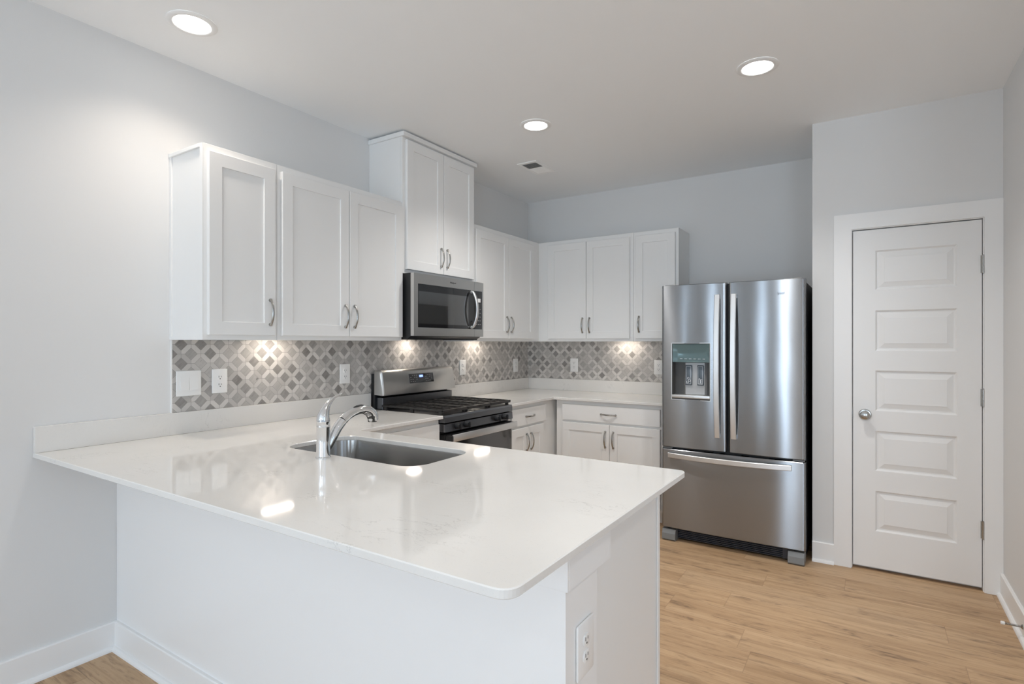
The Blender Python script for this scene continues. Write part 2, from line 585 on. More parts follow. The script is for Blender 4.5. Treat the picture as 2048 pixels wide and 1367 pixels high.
bm = BM(); box(bm, -0.15, XE + 0.15, YR - 0.15, YB + 0.15, -0.05, 0.0)
struct('floor', bm, M['floor'])
bm = BM(); box(bm, -0.15, XE + 0.15, YR - 0.15, YB + 0.15, HC, HC + 0.06)
struct('ceiling', bm, M['ceiling'])
def wall_with_holes(bm, a0, a1, holes, z0, z1, put):
    a = a0
    for h0, h1 in holes:
        put(bm, a, h0, 0, HC)
        put(bm, h0, h1, 0, z0)
        put(bm, h0, h1, z1, HC)
        a = h1
    put(bm, a, a1, 0, HC)
bm = BM()
wall_with_holes(bm, YR - 0.12, YB + 0.12, LEFT_WINDOWS, 0.10, 2.44, lambda b, p, q, z0, z1: box(b, -0.12, XL, p, q, z0, z1))
struct('wall_left', bm, M['wall'])
bm = BM(); box(bm, XL, XR + 0.12, YB, YB + 0.12, 0, HC)
struct('wall_back', bm, M['wall'])
bm = BM()
box(bm, XP, DX0, YP, YP + 0.115, 0, HC)
box(bm, DX1, XR, YP, YP + 0.115, 0, HC)
box(bm, DX0, DX1, YP, YP + 0.115, DZ, HC)
box(bm, XP, XP + 0.115, YP + 0.115, YB, 0, HC)
struct('wall_pantry', bm, M['wall'])
bm = BM(); box(bm, XR, XR + 0.12, -2.7, YB, 0, HC); box(bm, XR + 0.12, XE, -2.7, -2.58, 0, HC)
struct('wall_right', bm, M['wall'])

bm = BM()
wall_with_holes(bm, XL, XE, REAR_WINDOWS, 0.10, 2.44, lambda b, p, q, z0, z1: box(b, p, q, YR - 0.12, YR, z0, z1))
struct('wall_rear', bm, M['wall'])
bm = BM()
wall_with_holes(bm, YR, -2.58, SIDE_FILL_WINDOWS, 0.10, 2.44, lambda b, p, q, z0, z1: box(b, XE, XE + 0.12, p, q, z0, z1))
struct('wall_side', bm, M['wall'])

def window_frame(i, a0, a1, along):
    bm = BM()
    def b(p, q, z0, z1, d0, d1):
        if along == 'l':
            box(bm, -d1, -d0, p, q, z0, z1)
        elif along == 'x':
            box(bm, p, q, YR - d1, YR - d0, z0, z1)
        else:
            box(bm, XE + d0, XE + d1, p, q, z0, z1)
    f = 0.03
    b(a0, a0 + f, 0.10, 2.44, 0.0, 0.05); b(a1 - f, a1, 0.10, 2.44, 0.0, 0.05)
    b(a0 + f, a1 - f, 0.10, 0.10 + f, 0.0, 0.05); b(a0 + f, a1 - f, 2.44 - f, 2.44, 0.0, 0.05)
    o = struct('window_%d' % i, bm, M['trim'])
n = 1
for p, q in REAR_WINDOWS:
    window_frame(n, p, q, 'x'); n += 1
for p, q in SIDE_FILL_WINDOWS:  # frames of the added fill windows
    window_frame(n, p, q, 'y'); n += 1
for p, q in LEFT_WINDOWS:
    window_frame(n, p, q, 'l'); n += 1

# knee wall under the peninsula, its cap trim
bm = BM(); box(bm, XL + 0.001, KX, KY0, KY1, 0, 0.8925)
struct('wall_peninsula', bm, M['trim'])
bm = BM()
box(bm, XL + 0.001, KX + 0.010, KY0 - 0.010, KY0 - 0.0005, 0.797, 0.8925, 0.001, 1)
box(bm, KX + 0.0005, KX + 0.010, KY0 - 0.0005, -3.297, 0.797, 0.8925, 0.001, 1)
struct('trim_2', bm, M['trim'])

# baseboards (board with a shoe moulding in one profile)
def bb_prof(h=0.122):
    p = [(0, 0), (0.030, 0)]
    for i in range(1, 5):
        a = PI / 2 * i / 4
        p.append((0.014 + 0.016 * math.cos(a), 0.018 * math.sin(a)))
    p += [(0.014, h - 0.004), (0.010, h), (0, h)]
    return p
BP = bb_prof()
bm = BM(); prism_y(bm, [(XL + d, z) for d, z in BP], YR, KY0); struct('baseboard_left', bm, M['trim'])
bm = BM(); prism_x(bm, [(KY0 - d, z) for d, z in BP], XL + 0.014, KX); struct('baseboard_peninsula', bm, M['trim'])
bm = BM(); prism_x(bm, [(YP - d, z) for d, z in BP], XP, 2.637); struct('baseboard_pantry', bm, M['trim'])
bm = BM(); prism_y(bm, [(XR - d, z) for d, z in BP], -2.7, YP); struct('baseboard_right', bm, M['trim'])
bm = BM(); prism_x(bm, [(YR + d, z) for d, z in BP], XL + .03, XE - .03); struct('baseboard_rear', bm, M['trim'])

# pantry door casing and jambs
bm = BM()
yc = YP - 0.017
box(bm, 2.637, DX0 + 0.006, yc, YP, 0.0, DZ - 0.006 + 0.092)
box(bm, DX1 - 0.006, XR - 0.0005, yc, YP, 0.0, DZ - 0.006 + 0.092)
box(bm, DX0 + 0.006, DX1 - 0.006, yc, YP, DZ - 0.006, DZ - 0.006 + 0.092)
for xa, xb in ((DX0, DX0 + 0.010), (DX1 - 0.010, DX1)):
    box(bm, xa, xb, YP, YP + 0.115, 0, DZ)
box(bm, DX0 + 0.010, DX1 - 0.010, YP, YP + 0.115, DZ - 0.010, DZ)
box(bm, DX0 + 0.010, DX1 - 0.010, YP + 0.055, YP + 0.075, 0.0, DZ - 0.01)
struct('trim_1', bm, M['trim'])
# the door leaf
bm = BM()
dx0, dx1 = DX0 + 0.0135, DX1 - 0.0135
pz = [(1.667, 1.909), (1.305, 1.553), (0.949, 1.197), (0.594, 0.839), (0.235, 0.482)]
panel_slab(bm, dx0, dx1, 0.020, DZ - 0.016, YP + 0.040, YP + 0.004, [(2.845, 3.234, a, b) for a, b in pz],
           [(0, 0), (0.004, -0.0), (0.013, 0.010), (0.020, 0.010), (0.046, 0.0020), (0.049, 0.0005)])
door = struct('door_1', bm, M['door'], 'white five-panel interior door beside the refrigerator')
door['label'] = 'white five-panel pantry door with a satin knob and three hinges'
bm = BM()
lathe(bm, [(0.002, 0.004), (0.032, 0.0035), (0.033, 0.007), (0.029, 0.012), (0.014, 0.014), (0.011, 0.022), (0.012, 0.032), (0.020, 0.038),
           (0.026, 0.046), (0.027, 0.056), (0.023, 0.064), (0.012, 0.068), (0.001, 0.0685)], 32, (2.797, YP + 0.008, 0.928), 'y')
k = obj('knob', bm, M['nickel'], door, 40)
k['label'] = 'round satin nickel knob'
for z0, z1 in ((1.739, 1.834), (1.011, 1.104), (0.289, 0.382)):
    bm = BM()
    tube(bm, [(3.3405, YP - 0.004, z0), (3.3405, YP - 0.004, z1)], 0.0065, 12)
    tube(bm, [(3.3405, YP - 0.004, z0 - 0.004), (3.3405, YP - 0.004, z1 + 0.004)], 0.004, 10)
    box(bm, 3.330, 3.339, YP + 0.0005, YP + 0.0038, z0, z1)
    obj('hinge', bm, M['nickel'], door, 40)
bm = BM(); box(bm, DX0 + 0.0101, DX0 + 0.0112, YP - 0.001, YP + 0.03, 0.90, 0.955)
obj('strike_plate', bm, M['nickel'], door)

# ================================================================== CEILING
def downlight(loc, label, first=None, watts=None, col=None):
    if first:
        r = dup(first, loc, 0, label, 'recessed ceiling lights')
        for c in r.children:
            if c.type == 'LIGHT':
                c.data = c.data.copy(); c.data.energy = watts; c.data.color = col or LAMP_COL
        return r
    t = thing('recessed_light', label, 'ceiling light', loc, 0, 'recessed ceiling lights')
    bm = BM()
    prof_o = [(0.096, -0.0002), (0.098, -0.003), (0.093, -0.006), (0.076, -0.0085), (0.071, -0.006), (0.070, -0.002)]
    seg = 48
    loops = [[(r * math.cos(2 * PI * i / seg), r * math.sin(2 * PI * i / seg), h) for i in range(seg)] for r, h in prof_o]
    loft(bm, loops, False, False)
    obj('trim_ring', bm, M['trim'], t, 50)
    bm = BM()
    lathe(bm, [(0.0705, -0.0012), (0.0705, -0.0060), (0.066, -0.0072), (0.001, -0.0078)], 48)
    obj('lens', bm, M['lens'], t, 60)
    l = bpy.data.lights.new('lamp', 'SPOT')
    l.energy = 32.0; l.color = (1.0, 0.88, 0.76)      # this one dimmed lower and warmer
    l.spot_size = math.radians(128); l.spot_blend = 1.0
    l.shadow_soft_size = 0.06
    o = bpy.data.objects.new('lamp', l); COL.objects.link(o)
    o.parent = t; o.location = (0, 0, -0.012)
    return t
L0 = downlight((0.385, -3.402, HC), 'large bright recessed ceiling light at upper left above the peninsula')
downlight((1.060, -1.648, HC), 'bright recessed ceiling light in front of the ceiling vent', L0, 86.0)
downlight((2.354, -1.681, HC), 'bright recessed ceiling light nearest the pantry door', L0, 86.0)
for i, (x, y) in enumerate([(2.35, -3.45), (1.6, -6.2), (4.6, -6.2), (3.6, -3.9)]):  # walkway light completes the ceiling grid; the other three are unseen, added fill
    downlight((x, y, HC), ['recessed ceiling light over the walkway end of the peninsula', 'added unseen fill light of the living area near the left wall',
                           'added unseen fill light of the living area near the side windows', 'added unseen fill light beside the end of the right kitchen wall'][i], L0, (46.0, 32.0, 32.0, 44.0)[i])

# ceiling register
t = thing('ceiling_vent', 'white rectangular ceiling vent with two banks of louvers near the back corner', 'vent', (0.638, -0.918, HC))
bm = BM()
hx, hy = 0.085, 0.155
ix, iy = 0.062, 0.122
for a in ((-hx, hx, -hy, -iy), (-hx, hx, iy, hy), (-hx, -ix, -iy, iy), (ix, hx, -iy, iy)):
    box(bm, a[0], a[1], a[2], a[3], -0.006, -0.0003, 0.0015, 1)
box(bm, -ix, ix, -0.004, 0.004, -0.006, -0.0005)
obj('frame', bm, M['vent'], t)
bm = BM(); box(bm, -ix, ix, -iy, iy, -0.0012, -0.0004); obj('duct_opening', bm, M['ventdark'], t)
for bank, (y0, y1, sgn) in enumerate(((-iy, -0.004, 1), (0.004, iy, -1))):
    bm = BM()
    nsl = 9
    for i in range(nsl):
        yc_ = y0 + (i + 0.5) * (y1 - y0) / nsl
        h = 0.0055
        p = [(yc_ - 0.005, -0.006 if sgn > 0 else -0.0012), (yc_ + 0.005, -0.0012 if sgn > 0 else -0.006)]
        prism_x(bm, [p[0], (p[0][0] + 0.001, p[0][1]), (p[1][0] + 0.001, p[1][1]), p[1]], -ix, ix)
    obj('louver_bank', bm, M['vent'], t)

# ================================================================== CABINETS
def pull_mesh(L=0.128, horizontal=False, at=(0, 0, 0)):
    """bowed cabinet pull standing off towards -y, centred on 'at' at the door face"""
    bm = BM()
    pts, rad = [], []
    n = 22
    for i in range(n + 1):
        s = -1 + 2 * i / n
        out = 0.006 + 0.022 * max(0.0, 1 - abs(s) ** 2.4)
        pts.append(Vector((0, -out, s * L / 2)))
        rad.append(0.0048 + 0.0014 * (abs(s) ** 4) - 0.0008 * (1 - abs(abs(s) - 0.75) * 4 if abs(abs(s) - 0.75) < 0.25 else 0))
    tube(bm, pts, rad, 10, Vector((1, 0, 0)), 1.25)
    for s in (-1, 1):
        lathe(bm, [(0.0075, 0.0), (0.0078, 0.002), (0.0062, 0.005), (0.0056, 0.010), (0.002, 0.0125)], 14, (0, 0, s * (L / 2 - 0.004)), 'y')
        box(bm, -0.0066, 0.0066, -0.0105, -0.0035, s * L / 2 - 0.0045, s * L / 2 + 0.0045, 0.002, 2)
    rot = Matrix.Rotation(PI / 2, 4, 'Y') if horizontal else Matrix.Identity(4)
    bmesh.ops.transform(bm, matrix=Matrix.Translation(at) @ rot, verts=bm.verts)
    return bm

SHAKER = [(0, 0), (0.0012, 0.0012), (0.0014, 0.0075)]
RAIL = 0.060

def add_door(t, d, x0, x1, z0, z1, hinge, upper, flat=False, name='door'):
    bm = BM()
    yf = -d - 0.020
    if flat:
        box(bm, x0, x1, yf, -d - 0.0005, z0, z1, 0.002, 2)
    else:
        panel_slab(bm, x0, x1, z0, z1, -d - 0.0005, yf, [(x0 + RAIL, x1 - RAIL, z0 + RAIL, z1 - RAIL)], SHAKER, 0.002)
    dd = obj(name, bm, M['cab'], t)
    if hinge == 'drawer':
        h = obj('pull', pull_mesh(0.128, True, ((x0 + x1) / 2, yf, (z0 + z1) / 2)), M['nickel'], dd, 45)
    elif hinge:
        hx_ = x1 - 0.031 if hinge == 'L' else x0 + 0.031
        hz = z0 + 0.114 if upper else z1 - 0.113
        h = obj('pull', pull_mesh(0.128, False, (hx_, yf, hz)), M['nickel'], dd, 45)
    if hinge:
        h['label'] = 'bowed satin metal pull'
    return dd

def upper_cab(label, loc, rotz, w, z0, z1, d, doors, skip=(), crown=False):
    t = thing('wall_cabinet', label, 'cabinet', (loc[0], loc[1], z0), rotz, 'white wall cabinets')
    H = z1 - z0
    g = 0.0004
    bm = BM()
    p = 0.016
    box(bm, g, p, -d + 0.019, -0.0005, 0.0, H)
    box(bm, w - p, w - g, -d + 0.019, -0.0005, 0.0, H)
    box(bm, p, w - p, -d + 0.019, -0.0005, 0.022, 0.036)
    box(bm, p, w - p, -d + 0.019, -0.0005, H - 0.016, H)
    box(bm, p, w - p, -0.008, -0.0005, 0.036, H - 0.016)
    box(bm, g, w - g, -d, -d + 0.019, 0.0, H, 0.001, 1)
    obj('body', bm, M['cab'], t)
    for (a, b, za, zb, hinge) in doors:
        add_door(t, d, a, b, za - z0, zb - z0, hinge, True)
    return t

UT, UB, UD = 2.2606, 1.3705, 0.298
R90 = PI / 2
zA0, zA1 = 1.3935, 2.2275
def lw(y0):                        # left-wall thing origin
    return (XL, y0)
ca = upper_cab('white single-door wall cabinet at the left end, over the light switch', lw(-3.307), R90, 0.367, UB, UT, UD,
               [(0.014, 0.347, zA0, zA1, 'L')])
# applied scribe strips on the exposed end
bm = BM()
H = UT - UB
box(bm, -0.006, 0.0003, -0.020, -0.0005, 0.0, H - 0.018)
box(bm, -0.006, 0.0003, -UD + 0.0, -UD + 0.022, 0.0, H)
box(bm, -0.006, 0.0003, -UD + 0.022, -0.020, 0.0, 0.014)
box(bm, -0.010, 0.0003, -UD + 0.022, -0.0005, H - 0.018, H, 0.002, 1)
obj('end_trim', bm, M['cab'], ca)
upper_cab('white two-door wall cabinet left of the microwave', lw(-2.9395), R90, 0.8885, UB, UT, UD,
          [(0.0185, 0.4485, zA0, zA1, 'L'), (0.4525, 0.8795, zA0, zA1, 'R')])
ct = upper_cab('tall white two-door wall cabinet above the microwave, reaching the ceiling', lw(-2.0505), R90, 0.7645, 1.805, 2.682, 0.304,
               [(0.0265, 0.3875, 1.832, 2.668, 'L'), (0.3915, 0.7405, 1.832, 2.668, 'R')])
bm = BM(); zc = 2.682 - 1.805
box(bm, -0.010, 0.7745, -0.326, -0.0005, zc + 0.0004, zc + 0.030, 0.003, 2)
obj('crown_moulding', bm, M['cab'], ct)
upper_cab('white two-door wall cabinet between the microwave and the back corner', lw(-1.2855), R90, 0.986, UB, UT, UD,
          [(0.0105, 0.4585, zA0, zA1 - 0.003, 'L'), (0.4625, 0.871, zA0, zA1 - 0.003, 'R')])
upper_cab('white two-door wall cabinet on the back wall beside the corner', (0.0, YB), 0, 1.192, UB, UT, UD,
          [(0.402, 0.775, zA0, zA1, 'L'), (0.779, 1.166, zA0, zA1, 'R')])
upper_cab('white single-door wall cabinet on the back wall next to the refrigerator', (1.193, YB), 0, 0.371, UB, UT, UD,
          [(0.024, 0.347, zA0, zA1, 'R')])

def base_cab(label, loc, rotz, w, d, doors, drawers, open_top=False, name='base_cabinet', x_open=0.0):
    t = thing(name, label, 'cabinet', (loc[0], loc[1], 0), rotz, 'white base cabinets')
    g = 0.0004
    bm = BM()
    Ht = 0.8925
    p = 0.018
    for a, b in ((g, p), (w - p, w - g)):
        box(bm, a, b, -d + 0.019, -0.0005, 0.0, Ht)
    box(bm, p, w - p, -d + 0.075, -0.0005, 0.10, 0.118)
    box(bm, p, w - p, -0.012, -0.0005, 0.118, Ht)
    box(bm, p, w - p, -d + 0.075, -d + 0.090, 0.0, 0.10)
    box(bm, g, w - g, -d, -d + 0.019, 0.10, Ht, 0.001, 1)
    if not open_top:
        box(bm, p, w - p, -d + 0.019, -0.012, Ht - 0.016, Ht)
    obj('body', bm, M['cab'], t)
    for a, b, za, zb, hg in doors:
        add_door(t, d, a, b, za, zb, hg, False)
    for a, b, za, zb, hg in drawers:
        add_door(t, d, a, b, za, zb, hg, False, True, 'drawer')
    return t

BD = 0.608
ZD0, ZD1 = 0.7345, 0.8625
# back wall: runs to the refrigerator; left part sits in the blind corner
base_cab('white base cabinet with one wide drawer and two doors, left of the refrigerator', (0.648, YB), 0, 0.921, BD,
         [(0.061, 0.472, 0.115, 0.7165, 'L'), (0.476, 0.873, 0.115, 0.7165, 'R')], [(0.061, 0.873, ZD0, ZD1, 'drawer')])
base_cab('white base cabinet with one narrow drawer and two doors, right of the range', lw(-1.283), R90, 1.282, BD,
         [(0.028, 0.258, 0.115, 0.7165, 'L'), (0.262, 0.494, 0.115, 0.7165, 'R')], [(0.028, 0.530, ZD0, ZD1, 'drawer')])
base_cab('white base cabinet between the range and the peninsula corner', lw(-2.755), R90, 0.704, BD,
         [(0.060, 0.690, 0.115, 0.7165, None)], [(0.060, 0.690, ZD0, ZD1, None)])
# peninsula run (fronts face the kitchen)
base_cab('white sink base cabinet inside the peninsula', (1.560, KY1 + 0.0005), PI, 0.915, 0.585,
         [(0.020, 0.455, 0.115, 0.7165, 'L'), (0.459, 0.895, 0.115, 0.7165, 'R')], [(0.020, 0.895, ZD0, ZD1, None)], True)
pe = base_cab('white base cabinet with a finished side at the walkway end of the peninsula', (2.213, KY1 + 0.0005), PI, 0.652, 0.585,
              [(0.020, 0.324, 0.115, 0.7165, 'L'), (0.328, 0.632, 0.115, 0.7165, 'R')], [(0.020, 0.632, ZD0, ZD1, 'drawer')])
bm = BM(); box(bm, -0.006, -0.0002, -0.605 + 0.02, -0.565, 0.0, 0.8925, 0.001, 1)
obj('end_stile', bm, M['cab'], pe)

# ================================================================== COUNTERTOPS
CT0, CT1, SZ = 0.8935, 0.914, 1.0195
FCX, FCY = 1.060, -3.256
SX0, SX1, SY0, SY1 = 0.710, 1.468, -3.196, -2.838
t = thing('countertop', 'large white quartz countertop of the peninsula with the sink cut-out', 'countertop', (0, 0, CT0))
bm = BM()
poly = round_poly([(0.0007, -3.828, 0), (2.2907, -3.828, 0.045), (2.2907, -2.712, 0.028), (0.645, -2.712, 0.012), (0.645, -2.0515, 0), (0.0007, -2.0515, 0)], 8)
hole = rrect(SX0, SX1, SY0, SY1, 0.085, 10)
slab(bm, poly, 0, CT1 - CT0, hole)
obj('slab', bm, M['quartz'], t)
bm = BM(); box(bm, 0.0007, 0.0205, -3.8275, -2.0515, CT1 - CT0 + 0.0002, SZ - CT0, 0.0012, 1)
obj('upstand', bm, M['quartz'], t)
t = thing('countertop', 'white quartz countertop wrapping the back corner between range and refrigerator', 'countertop', (0, 0, CT0))
bm = BM()
poly = round_poly([(0.0007, -1.2835, 0), (0.645, -1.2835, 0), (0.645, -0.650, 0.012), (1.572, -0.650, 0), (1.572, -0.0007, 0), (0.0007, -0.0007, 0)], 8)
slab(bm, poly, 0, CT1 - CT0)
obj('slab', bm, M['quartz'], t)
bm = BM()
box(bm, 0.0007, 0.0205, -1.2835, -0.0007, CT1 - CT0 + 0.0002, SZ - CT0, 0.0012, 1)
box(bm, 0.0207, 1.572, -0.0205, -0.0007, CT1 - CT0 + 0.0002, SZ - CT0, 0.0012, 1)
obj('upstand', bm, M['quartz'], t)

# ================================================================== TILE BACKSPLASH
NODE_Y, NODE_Z = -2.788, 1.112
t = thing('tile_backsplash', 'grey marble diamond mosaic backsplash on the left wall behind the range', 'backsplash', (0, NODE_Y, NODE_Z), R90)
bm = BM(); box(bm, -3.303 - NODE_Y, -0.0005 - NODE_Y, -0.008, -0.0006, SZ + 0.0004 - NODE_Z, UB - 0.0006 - NODE_Z)
box(bm, -2.0500 - NODE_Y, -1.2870 - NODE_Y, -0.008, -0.0006, UB - NODE_Z, 1.384 - NODE_Z)
obj('tile_field', bm, M['mosaic'], t)
bm = BM(); box(bm, -3.3085 - NODE_Y, -3.3033 - NODE_Y, -0.010, -0.0006, SZ + 0.0004 - NODE_Z, UB - 0.0006 - NODE_Z)
obj('edge_trim', bm, M['trim'], t)
t = thing('tile_backsplash', 'grey marble diamond mosaic backsplash on the back wall left of the refrigerator', 'backsplash', (0.030, 0, NODE_Z), 0)
bm = BM(); box(bm, 0.0085 - 0.030, 1.60 - 0.030, -0.008, -0.0006, SZ + 0.0004 - NODE_Z, UB - 0.0006 - NODE_Z)
obj('tile_field', bm, M['mosaic'], t)

# ================================================================== OUTLETS AND SWITCH
def outlet(label, loc, rotz, w=0.080, h=0.124):
    t = thing('power_outlet', label, 'outlet', loc, rotz, 'white wall outlets')
    bm = BM(); box(bm, -w / 2, w / 2, -0.0065, -0.0003, -h / 2, h / 2, 0.0035, 3)
    obj('cover_plate', bm, M['plastic'], t, 40)
    for s in (1, -1):
        zc_ = s * 0.0195
        bm = BM()
        pts = []
        for i in range(24):
            a = 2 * PI * i / 24
            pts.append((0.0172 * math.cos(a), max(-0.0145, min(0.0145, 0.0172 * math.sin(a)))))
        loft(bm, [[(x, -0.0064, zc_ + z) for x, z in pts], [(x, -0.0080, zc_ + z) for x, z in pts], [(x * .95, -0.0084, zc_ + z * .95) for x, z in pts]])
        r = obj('receptacle', bm, M['plastic'], t, 40)
        bm = BM()
        box(bm, -0.0075, -0.0048, -0.0087, -0.0080, zc_ - 0.001, zc_ + 0.0078)
        box(bm, 0.0050, 0.0072, -0.0087, -0.0080, zc_ - 0.0002, zc_ + 0.0072)
        lathe(bm, [(0.0026, 0.0080), (0.0026, 0.0087)], 12, (0, 0, zc_ - 0.0075), 'y')
        obj('slots', bm, M['slot'], r)
    bm = BM(); lathe(bm, [(0.0030, 0.0060), (0.0030, 0.0074), (0.001, 0.0078)], 12, (0, 0, 0), 'y')
    obj('screw', bm, M['plastic'], t, 40)
    return t
TF = 0.0084
outlet('white outlet beside the light switch on the left wall', (TF, -3.074, 1.160), R90)
outlet('white outlet on the left wall behind the faucet, left of the range', (TF, -2.265, 1.160), R90)
outlet('white outlet on the left wall just right of the range', (TF, -1.051, 1.156), R90)
outlet('white outlet on the left wall nearest the back corner', (TF, -0.243, 1.147), R90)
outlet('white outlet on the back wall in the middle of the tiles', (0.511, -TF, 1.152), 0)
outlet('white outlet on the back wall partly hidden by the refrigerator', (1.311, -TF, 1.150), 0)
outlet('white outlet low on the end of the peninsula', (KX + 0.0003, -3.440, 0.628), R90, 0.088, 0.130)
t = thing('light_switch', 'wide white double rocker light switch on the left end of the tiles', 'switch', (TF, -3.2275, 1.158), R90)
bm = BM(); box(bm, -0.0595, 0.0595, -0.0070, -0.0003, -0.062, 0.062, 0.0035, 3)
obj('cover_plate', bm, M['plastic'], t, 40)
for s in (-1, 1):
    bm = BM()
    xx0, xx1 = (-0.0425, -0.0008) if s < 0 else (0.0008, 0.0425)
    prof = [(-0.0066, -0.033), (-0.0125, -0.033), (-0.0105, -0.004), (-0.0078, 0.033), (-0.0066, 0.033)] if s < 0 else \
           [(-0.0066, -0.033), (-0.0118, -0.033), (-0.0096, 0.004), (-0.0076, 0.033), (-0.0066, 0.033)]
    prism_x(bm, prof, xx0, xx1)
    obj('rocker', bm, M['plastic'], t)

# ================================================================== UNDER-CABINET LIGHTS
def under_light(label, loc, rotz, first=None):
    if first:
        return dup(first, loc, rotz, label, 'under-cabinet lights')
    t = thing('cabinet_light', label, 'light', loc, rotz, 'under-cabinet lights')
    bm = BM(); box(bm, -0.100, 0.100, -0.030, 0.030, -0.012, -0.0004, 0.003, 2)
    obj('housing', bm, M['plastic'], t, 40)
    bm = BM(); box(bm, -0.085, 0.085, -0.020, 0.020, -0.0150, -0.0121, 0.001, 1)
    obj('lens', bm, M['underlens'], t)
    return t
UZ = UB + 0.022
U0 = under_light('slim white light under the left wall cabinets, over the outlet', (0.10, -2.80, UZ), R90)
under_light('slim white light under the wall cabinet right of the microwave', (0.10, -0.90, UZ), R90, U0)
under_light('slim white light under the back wall cabinets', (1.04, -0.10, UZ), 0, U0)

# ================================================================== MICROWAVE
t = thing('microwave', 'stainless over-the-range microwave with dark window, under the tall cabinet', 'microwave', (0, -2.046, 1.386), R90)
mw = 0.748
bm = BM()
prism_x(bm, [(-0.0006, 0.0), (-0.345, 0.0), (-0.372, 0.014), (-0.372, 0.4175), (-0.0006, 0.4175)], 0.003, mw - 0.003)
box(bm, 0.003, mw - 0.003, -0.345, -0.330, -0.008, 0.0)
box(bm, 0.003, 0.018, -0.330, -0.02, -0.008, 0.0)
box(bm, mw - 0.018, mw - 0.003, -0.330, -0.02, -0.008, 0.0)
obj('body', bm, M['black'], t)
def y2x(y): return y + 2.046
zo = 1.386
# door and control frames
def frame_front(bm, x0, x1, z0, z1, wx0, wx1, wz0, wz1, yb, yf):
    for a in ((x0, wx0, z0, z1), (wx1, x1, z0, z1), (wx0, wx1, z0, wz0), (wx0, wx1, wz1, z1)):
        if a[1] - a[0] > 1e-5 and a[3] - a[2] > 1e-5:
            box(bm, a[0], a[1], yf, yb, a[2], a[3])
sx = y2x(-1.409)
bm = BM()
frame_front(bm, 0.0, sx - 0.001, 0.016, 0.4165, y2x(-2.008), sx - 0.001, 1.456 - zo, 1.737 - zo, -0.3725, -0.400)
d = obj('door', bm, M['steel_app'], t)
bm = BM(); box(bm, y2x(-2.0075), sx - 0.0012, -0.3985, -0.374, 1.4565 - zo, 1.7365 - zo); obj('window_border', bm, M['glass'], d)
bm = BM(); box(bm, y2x(-2.001), y2x(-1.478), -0.3992, -0.3986, 1.481 - zo, 1.690 - zo); g_ = obj('window', bm, M['mwscreen'], d)
g_['label'] = 'dark reflective window'
bm = BM()
pts = spline([(y2x(-1.452), -0.404, 1.728 - zo), (y2x(-1.449), -0.425, 1.715 - zo), (y2x(-1.446), -0.447, 1.66 - zo), (y2x(-1.445), -0.455, 1.597 - zo),
              (y2x(-1.446), -0.447, 1.534 - zo), (y2x(-1.449), -0.425, 1.479 - zo), (y2x(-1.452), -0.404, 1.466 - zo)], 8)
tube(bm, pts, 0.0085, 12, Vector((1, 0, 0)), 1.5)
for zz in (1.722, 1.472):
    box(bm, y2x(-1.461), y2x(-1.443), -0.412, -0.3988, zz - zo - 0.008, zz - zo + 0.008, 0.002, 1)
h_ = obj('handle', bm, M['steel_plain'], d, 45)
h_['label'] = 'bowed vertical stainless handle'
text_mesh('brand_lettering', 'Whirlpool', 0.017, M['letter'], d, Vector((y2x(-1.655), -0.4004, 1.7705 - zo)), (PI / 2, 0, 0), 0.0004, 0.064)
bm = BM()
frame_front(bm, sx + 0.001, mw, 0.016, 0.4165, sx + 0.001, y2x(-1.313), 1.456 - zo, 1.737 - zo, -0.3725, -0.400)
cp = obj('control_panel', bm, M['steel_app'], t)
bm = BM(); box(bm, sx + 0.0012, y2x(-1.3135), -0.3985, -0.374, 1.4565 - zo, 1.7365 - zo); obj('control_glass', bm, M['glass'], cp)
bm = BM(); box(bm, y2x(-1.366), y2x(-1.332), -0.3992, -0.3986, 1.655 - zo, 1.683 - zo); s_ = obj('sticker', bm, M['plastic'], cp)
s_['label'] = 'small white sticker on the dark control glass'
for i in range(5):
    for j in range(3):
        bm = BM(); box(bm, y2x(-1.385) + j * 0.022, y2x(-1.385) + j * 0.022 + 0.010, -0.3990, -0.3986, 1.49 - zo + i * 0.028, 1.494 - zo + i * 0.028)
        obj('key', bm, M['legend'], cp)
bm = BM()
for k in range(2):
    x0_ = 0.10 + k * 0.30
    box(bm, x0_, x0_ + 0.25, -0.30, -0.13, -0.003, -0.0004, 0.001, 1)
obj('grease_filter', bm, M['steel_plain'], t)
bm = BM(); box(bm, 0.29, 0.385, -0.120, -0.055, -0.0018, -0.0004, 0.0005, 1)
obj('lamp_lens', bm, M['underlens'], t)

# ================================================================== RANGE
ry, rw = -2.0475, 0.760
t = thing('gas_range', 'stainless and black freestanding gas range against the left wall', 'range', (0.012, ry, 0), R90)
def D(x):                 # world x (distance from the wall) to local y
    return -(x - 0.012)
bm = BM()
box(bm, 0.004, rw - 0.004, D(0.600), D(0.014), 0.03, 0.895)
box(bm, 0.004, rw - 0.004, D(0.046), D(0.014), 0.895, 1.15)
box(bm, 0.010, rw - 0.010, D(0.56), D(0.06), 0.0, 0.03)
obj('body', bm, M['black'], t)
bm = BM()           # cooktop tray
box(bm, 0.001, rw - 0.001, D(0.636), D(0.055), 0.8955, 0.912, 0.004, 2)
obj('cooktop', bm, M['black'], t, 40)
bm = BM()           # riser below the backguard
box(bm, 0.018, rw - 0.018, D(0.106), D(0.0465), 0.9125, 0.992, 0.002, 1)
obj('rear_riser', bm, M['black_steel'], t)
bm = BM()           # backguard: rounded top, leaning face
prof = [(D(0.046), 1.010), (D(0.132), 1.007), (D(0.134), 1.012)]
for i in range(0, 7):
    a = PI / 2 * i / 6
    prof.append((D(0.085 + 0.024 * math.cos(a)), 1.150 + 0.024 * math.sin(a)))
prof += [(D(0.046), 1.174)]
n_ = len(prof)
loops = []
